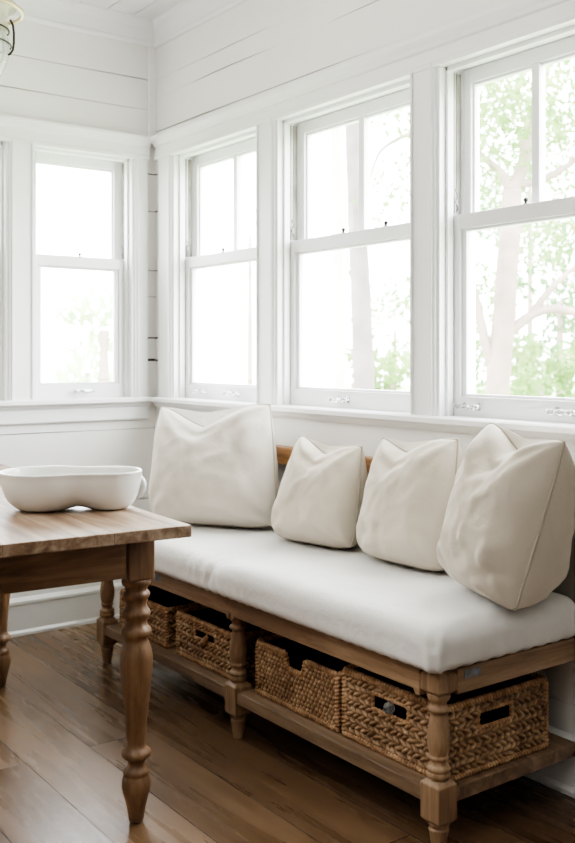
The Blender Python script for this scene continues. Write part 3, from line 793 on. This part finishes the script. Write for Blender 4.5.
# ------------------------------------------------------------------ pendant lantern
lamp = tag(empty('pendant_lantern', (1.08, -1.19, 1.98)), 'glass pendant lantern with cream cap and iron arms, hanging at the top left', 'lamp')
LC = (1.08, -1.19, 0)
MB().lathe([(.05, ZC), (.05, ZC-.012), (.035, ZC-.03), (.008, ZC-.04), (.008, ZC-.05)], LC, 24).build('ceiling_canopy', 'brass', lamp)
MB().tube([(LC[0], LC[1], ZC-.045), (LC[0], LC[1], 2.33)], .006, 8).build('rod', 'brass', lamp)
MB().lathe([(.010, 2.335), (.045, 2.33), (.075, 2.30), (.095, 2.265), (.118, 2.238), (.116, 2.232), (.092, 2.225), (.086, 2.20), (.092, 2.168), (.088, 2.160), (.075, 2.165), (.07, 2.22), (.03, 2.30), (.010, 2.32)], LC, 36).build('cap', 'enamel', lamp)
MB().tube([(LC[0]+.132*math.cos(a), LC[1]+.132*math.sin(a), 2.218) for a in [2*PI*i/40 for i in range(40)]], .006, 10, True).build('ring', 'brass', lamp)
MB().lathe([(.084, 2.160), (.094, 2.13), (.096, 2.10), (.088, 2.065), (.070, 2.03), (.045, 2.0), (.015, 1.985), (.002, 1.983), (.002, 1.987), (.042, 2.006), (.066, 2.035), (.084, 2.068), (.092, 2.10), (.090, 2.13), (.080, 2.158)], LC, 36, closed=True).build('glass_shade', 'lampglass', lamp)
for zz, rr_ in ((2.162, .093), (2.118, .099)):
    MB().tube([(LC[0]+rr_*math.cos(a), LC[1]+rr_*math.sin(a), zz) for a in [2*PI*i/40 for i in range(40)]], .0028, 8, True).build('band', 'iron', lamp)
for i in range(6):
    a = 2*PI*i/6+math.radians(36.3+17); ca, sa = math.cos(a), math.sin(a)
    pts = [(LC[0]+r*ca, LC[1]+r*sa, z) for r, z in ((.100, 2.19), (.108, 2.175), (.111, 2.15), (.111, 2.12), (.108, 2.10), (.100, 2.088), (.094, 2.086))]
    MB().tube(pts, .0036, 8).build('arm', 'iron', lamp)

for ch in lamp.children:
    if not ch.name.startswith('ceiling_canopy'): ch.location.z -= .018
# ------------------------------------------------------------------ outdoors
def at(u, v, D): return CAM+FD*D+RT*((u-CX)/F*D)+Vector((0, 0, -(v-V0)/F*D))
GZ = -.6
struct(MB().add([(-40, -40, GZ), (60, -40, GZ), (60, 60, GZ), (-40, 60, GZ)], [(0, 1, 2, 3)]).build('ground', 'stone'), 'pale sunlit ground outside the windows', 'ground')
def leaves(mb, c, r, n, size, rng, flat=.8):
    for _ in range(n):
        while True:
            p = Vector((rng.uniform(-1, 1), rng.uniform(-1, 1), rng.uniform(-1, 1)))
            if p.length < 1: break
        p = Vector((p.x*r, p.y*r, p.z*r*flat))+Vector(c)
        a = Vector((rng.gauss(0, 1), rng.gauss(0, 1), rng.gauss(0, 1))).normalized(); b = a.orthogonal().normalized()
        s = size*rng.uniform(.6, 1.3)
        mb.add([p-a*s, p+b*s*.45, p+a*s, p-b*s*.45], [(0, 1, 2, 3)])
def tree(label, limbs, blobs, bark, leaf, base, n, size, seed, group='trees outside the windows'):
    rng = random.Random(seed)
    o = tag(empty('tree', base), label, 'tree', group)
    mb = MB()
    for pts, r0, r1 in limbs:
        P = [Vector(p) for p in pts]; Q = []
        for i in range(len(P)-1):
            m = 6
            for q in range(m):
                a = P[max(0, i-1)]; b = P[i]; c = P[i+1]; d = P[min(len(P)-1, i+2)]; t = q/m
                Q.append(.5*((2*b)+(c-a)*t+(2*a-5*b+4*c-d)*t*t+(3*b-a-3*c+d)*t**3))
        Q.append(P[-1]); L = len(Q)
        mb.tube(Q, [r0+(r1-r0)*i/(L-1)+.02*r0*math.sin(i*1.7) for i in range(L)], 10)
    mb.build('trunk', bark, o)
    fb = MB()
    for c, r in blobs: leaves(fb, c, r, int(n*r*r), size, rng)
    if blobs: fb.build('foliage', leaf, o, keep=True)
    return o
# tree in the right window
D = 9.5
P = lambda u, v, d=D: at(u, v, d)
b0 = P(494, 400); b0.z = GZ
limbs = [([b0, P(497, 395), P(503, 330), P(507, 270), P(511, 225), P(512, 190)], .125, .095),
         ([P(496, 385), P(486, 345), P(476, 300), P(466, 250), P(458, 180)], .055, .03),
         ([P(507, 335), P(530, 316), P(552, 309), P(585, 312), P(640, 300)], .055, .035),
         ([P(528, 318), P(545, 296), P(562, 278), P(590, 255)], .04, .022),
         ([P(512, 195), P(500, 172), P(484, 158), P(470, 140)], .055, .02),
         ([P(512, 192), P(524, 160), P(530, 120), P(545, 80), P(548, 30)], .07, .03),
         ([P(516, 185), P(545, 178), P(575, 160), P(620, 120)], .05, .02)]
rng = random.Random(3)
blobs = [(P(u, v, D+rng.uniform(-.6, 1.2)), rng.uniform(.35, .7)) for u, v in
         [(480, 120), (500, 90), (530, 110), (560, 90), (590, 110), (480, 190), (545, 150), (590, 190), (470, 60), (520, 50), (565, 40), (600, 60), (450, 100), (440, 150), (540, 215), (580, 235), (500, 140)]]
tree('pale forked tree with a low right branch, seen through the right window', limbs, blobs, 'bark', 'leaf_pale', b0, 1000, .042, 1)
# pine trunk in the middle window
D = 13.0
b1 = P(367, 400, D); b1.z = GZ
tree('thick pine trunk with grey bark, seen through the middle window', [([b1, P(364, 390, D), P(361, 300, D), P(358, 240, D), P(354, 120, D), P(350, -40, D)], .155, .12), ([P(362, 280, D), P(354, 278, D), P(349, 270, D)], .05, .03)],
     [(P(340, -40, D), 1.2), (P(380, -60, D), 1.2)], 'bark_pine', 'leaf', b1, 300, .08, 2)
D = 15.0
b2 = P(340, 400, D); b2.z = GZ
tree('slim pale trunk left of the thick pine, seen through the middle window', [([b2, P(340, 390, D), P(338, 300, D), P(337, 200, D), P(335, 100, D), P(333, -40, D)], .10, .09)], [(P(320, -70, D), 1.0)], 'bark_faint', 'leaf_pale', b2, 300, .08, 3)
D = 12.0
b3 = P(425, 400, D); b3.z = GZ
tree('slender tree with an arching branch, seen at the right of the middle window', [([b3, P(425, 390, D), P(424, 250, D), P(420, 150, D), P(424, 60, D)], .08, .05), ([P(423, 130, D), P(400, 138, D), P(380, 152, D), P(370, 178, D)], .035, .015)],
     [(P(u, v, D+.5), r) for u, v, r in ((392, 120, .35), (385, 200, .4), (400, 215, .4), (405, 90, .5), (395, 175, .3))], 'bark', 'leaf_pale', b3, 420, .05, 4)
# further trees
def bushy(label, u, v, D, r, leaf, n, seed, nb=9):
    rng = random.Random(seed); base = at(u, v, D); top_ = base.copy(); base.z = GZ
    bl = [(top_+Vector((rng.uniform(-1, 1)*r, rng.uniform(-1, 1)*r, rng.uniform(-.9, .9)*r)), r*rng.uniform(.4, .65)) for _ in range(nb)]
    tree(label, [([base, base.lerp(top_, .5), top_], .10, .05)], bl, 'bark', leaf, base, n, .085, seed)
bushy('green leafy tree beyond the forked tree, right part of the right window', 560, 300, 19, 1.7, 'leaf_cool', 420, 11)
bushy('tall green tree beyond the forked tree, top of the right window', 530, 150, 28, 2.3, 'leaf_cool', 260, 12)
bushy('low green shrub at the foot of the forked tree, bottom of the right window', 540, 385, 15, .8, 'leaf_pale', 800, 13)
bushy('green leafy tree behind the forked tree, left part of the right window', 465, 330, 23, 1.3, 'leaf_pale', 320, 14)
bushy('green leafy tree right of the thick pine, low in the middle window', 395, 330, 31, 1.4, 'leaf', 260, 15)
bushy('pale leafy shrub at the foot of the pine, middle window', 392, 385, 17, .6, 'leaf_pale', 700, 16)
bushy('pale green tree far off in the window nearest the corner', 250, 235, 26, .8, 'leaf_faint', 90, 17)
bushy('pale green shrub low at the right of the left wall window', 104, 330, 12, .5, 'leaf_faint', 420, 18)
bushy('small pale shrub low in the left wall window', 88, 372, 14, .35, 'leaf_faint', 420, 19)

# ------------------------------------------------------------------ light
w = bpy.data.worlds.new('sky'); S.world = w; w.use_nodes = True
nt = w.node_tree; bg = nt.nodes['Background']
bg.inputs['Color'].default_value = (.95, .98, 1, 1); bg.inputs['Strength'].default_value = 9.0
def area(name, loc, rot, sx, sy, power, col=(1, 1, 1), portal=False):
    l = bpy.data.lights.new(name, 'AREA'); l.shape = 'RECTANGLE'; l.size = sx; l.size_y = sy; l.energy = power; l.color = col
    o = bpy.data.objects.new(name, l); COL.objects.link(o); o.location = loc; o.rotation_euler = rot
    if portal: l.cycles.is_portal = True
    return o
for i, (a, b) in enumerate(WB): area('window_portal', ((a+b)/2, .20, 1.52), (-PI/2, 0, 0), b-a, 1.14, 1, portal=True)
for i, (a, b) in enumerate(WL): area('window_portal', (-.20, -(a+b)/2, 1.52), (0, -PI/2, 0), 1.14, b-a, 1, portal=True)
area('added_ceiling_fill', (2.2, -3.1, 1.5), (PI, 0, 0), 2.4, 1.8, 58, (1, .98, .95))  # unseen fill lamp, added to lift the ceiling and upper walls
S.view_settings.view_transform = 'AgX'
S.view_settings.look = 'AgX - Medium High Contrast'
S.view_settings.exposure = 1.38
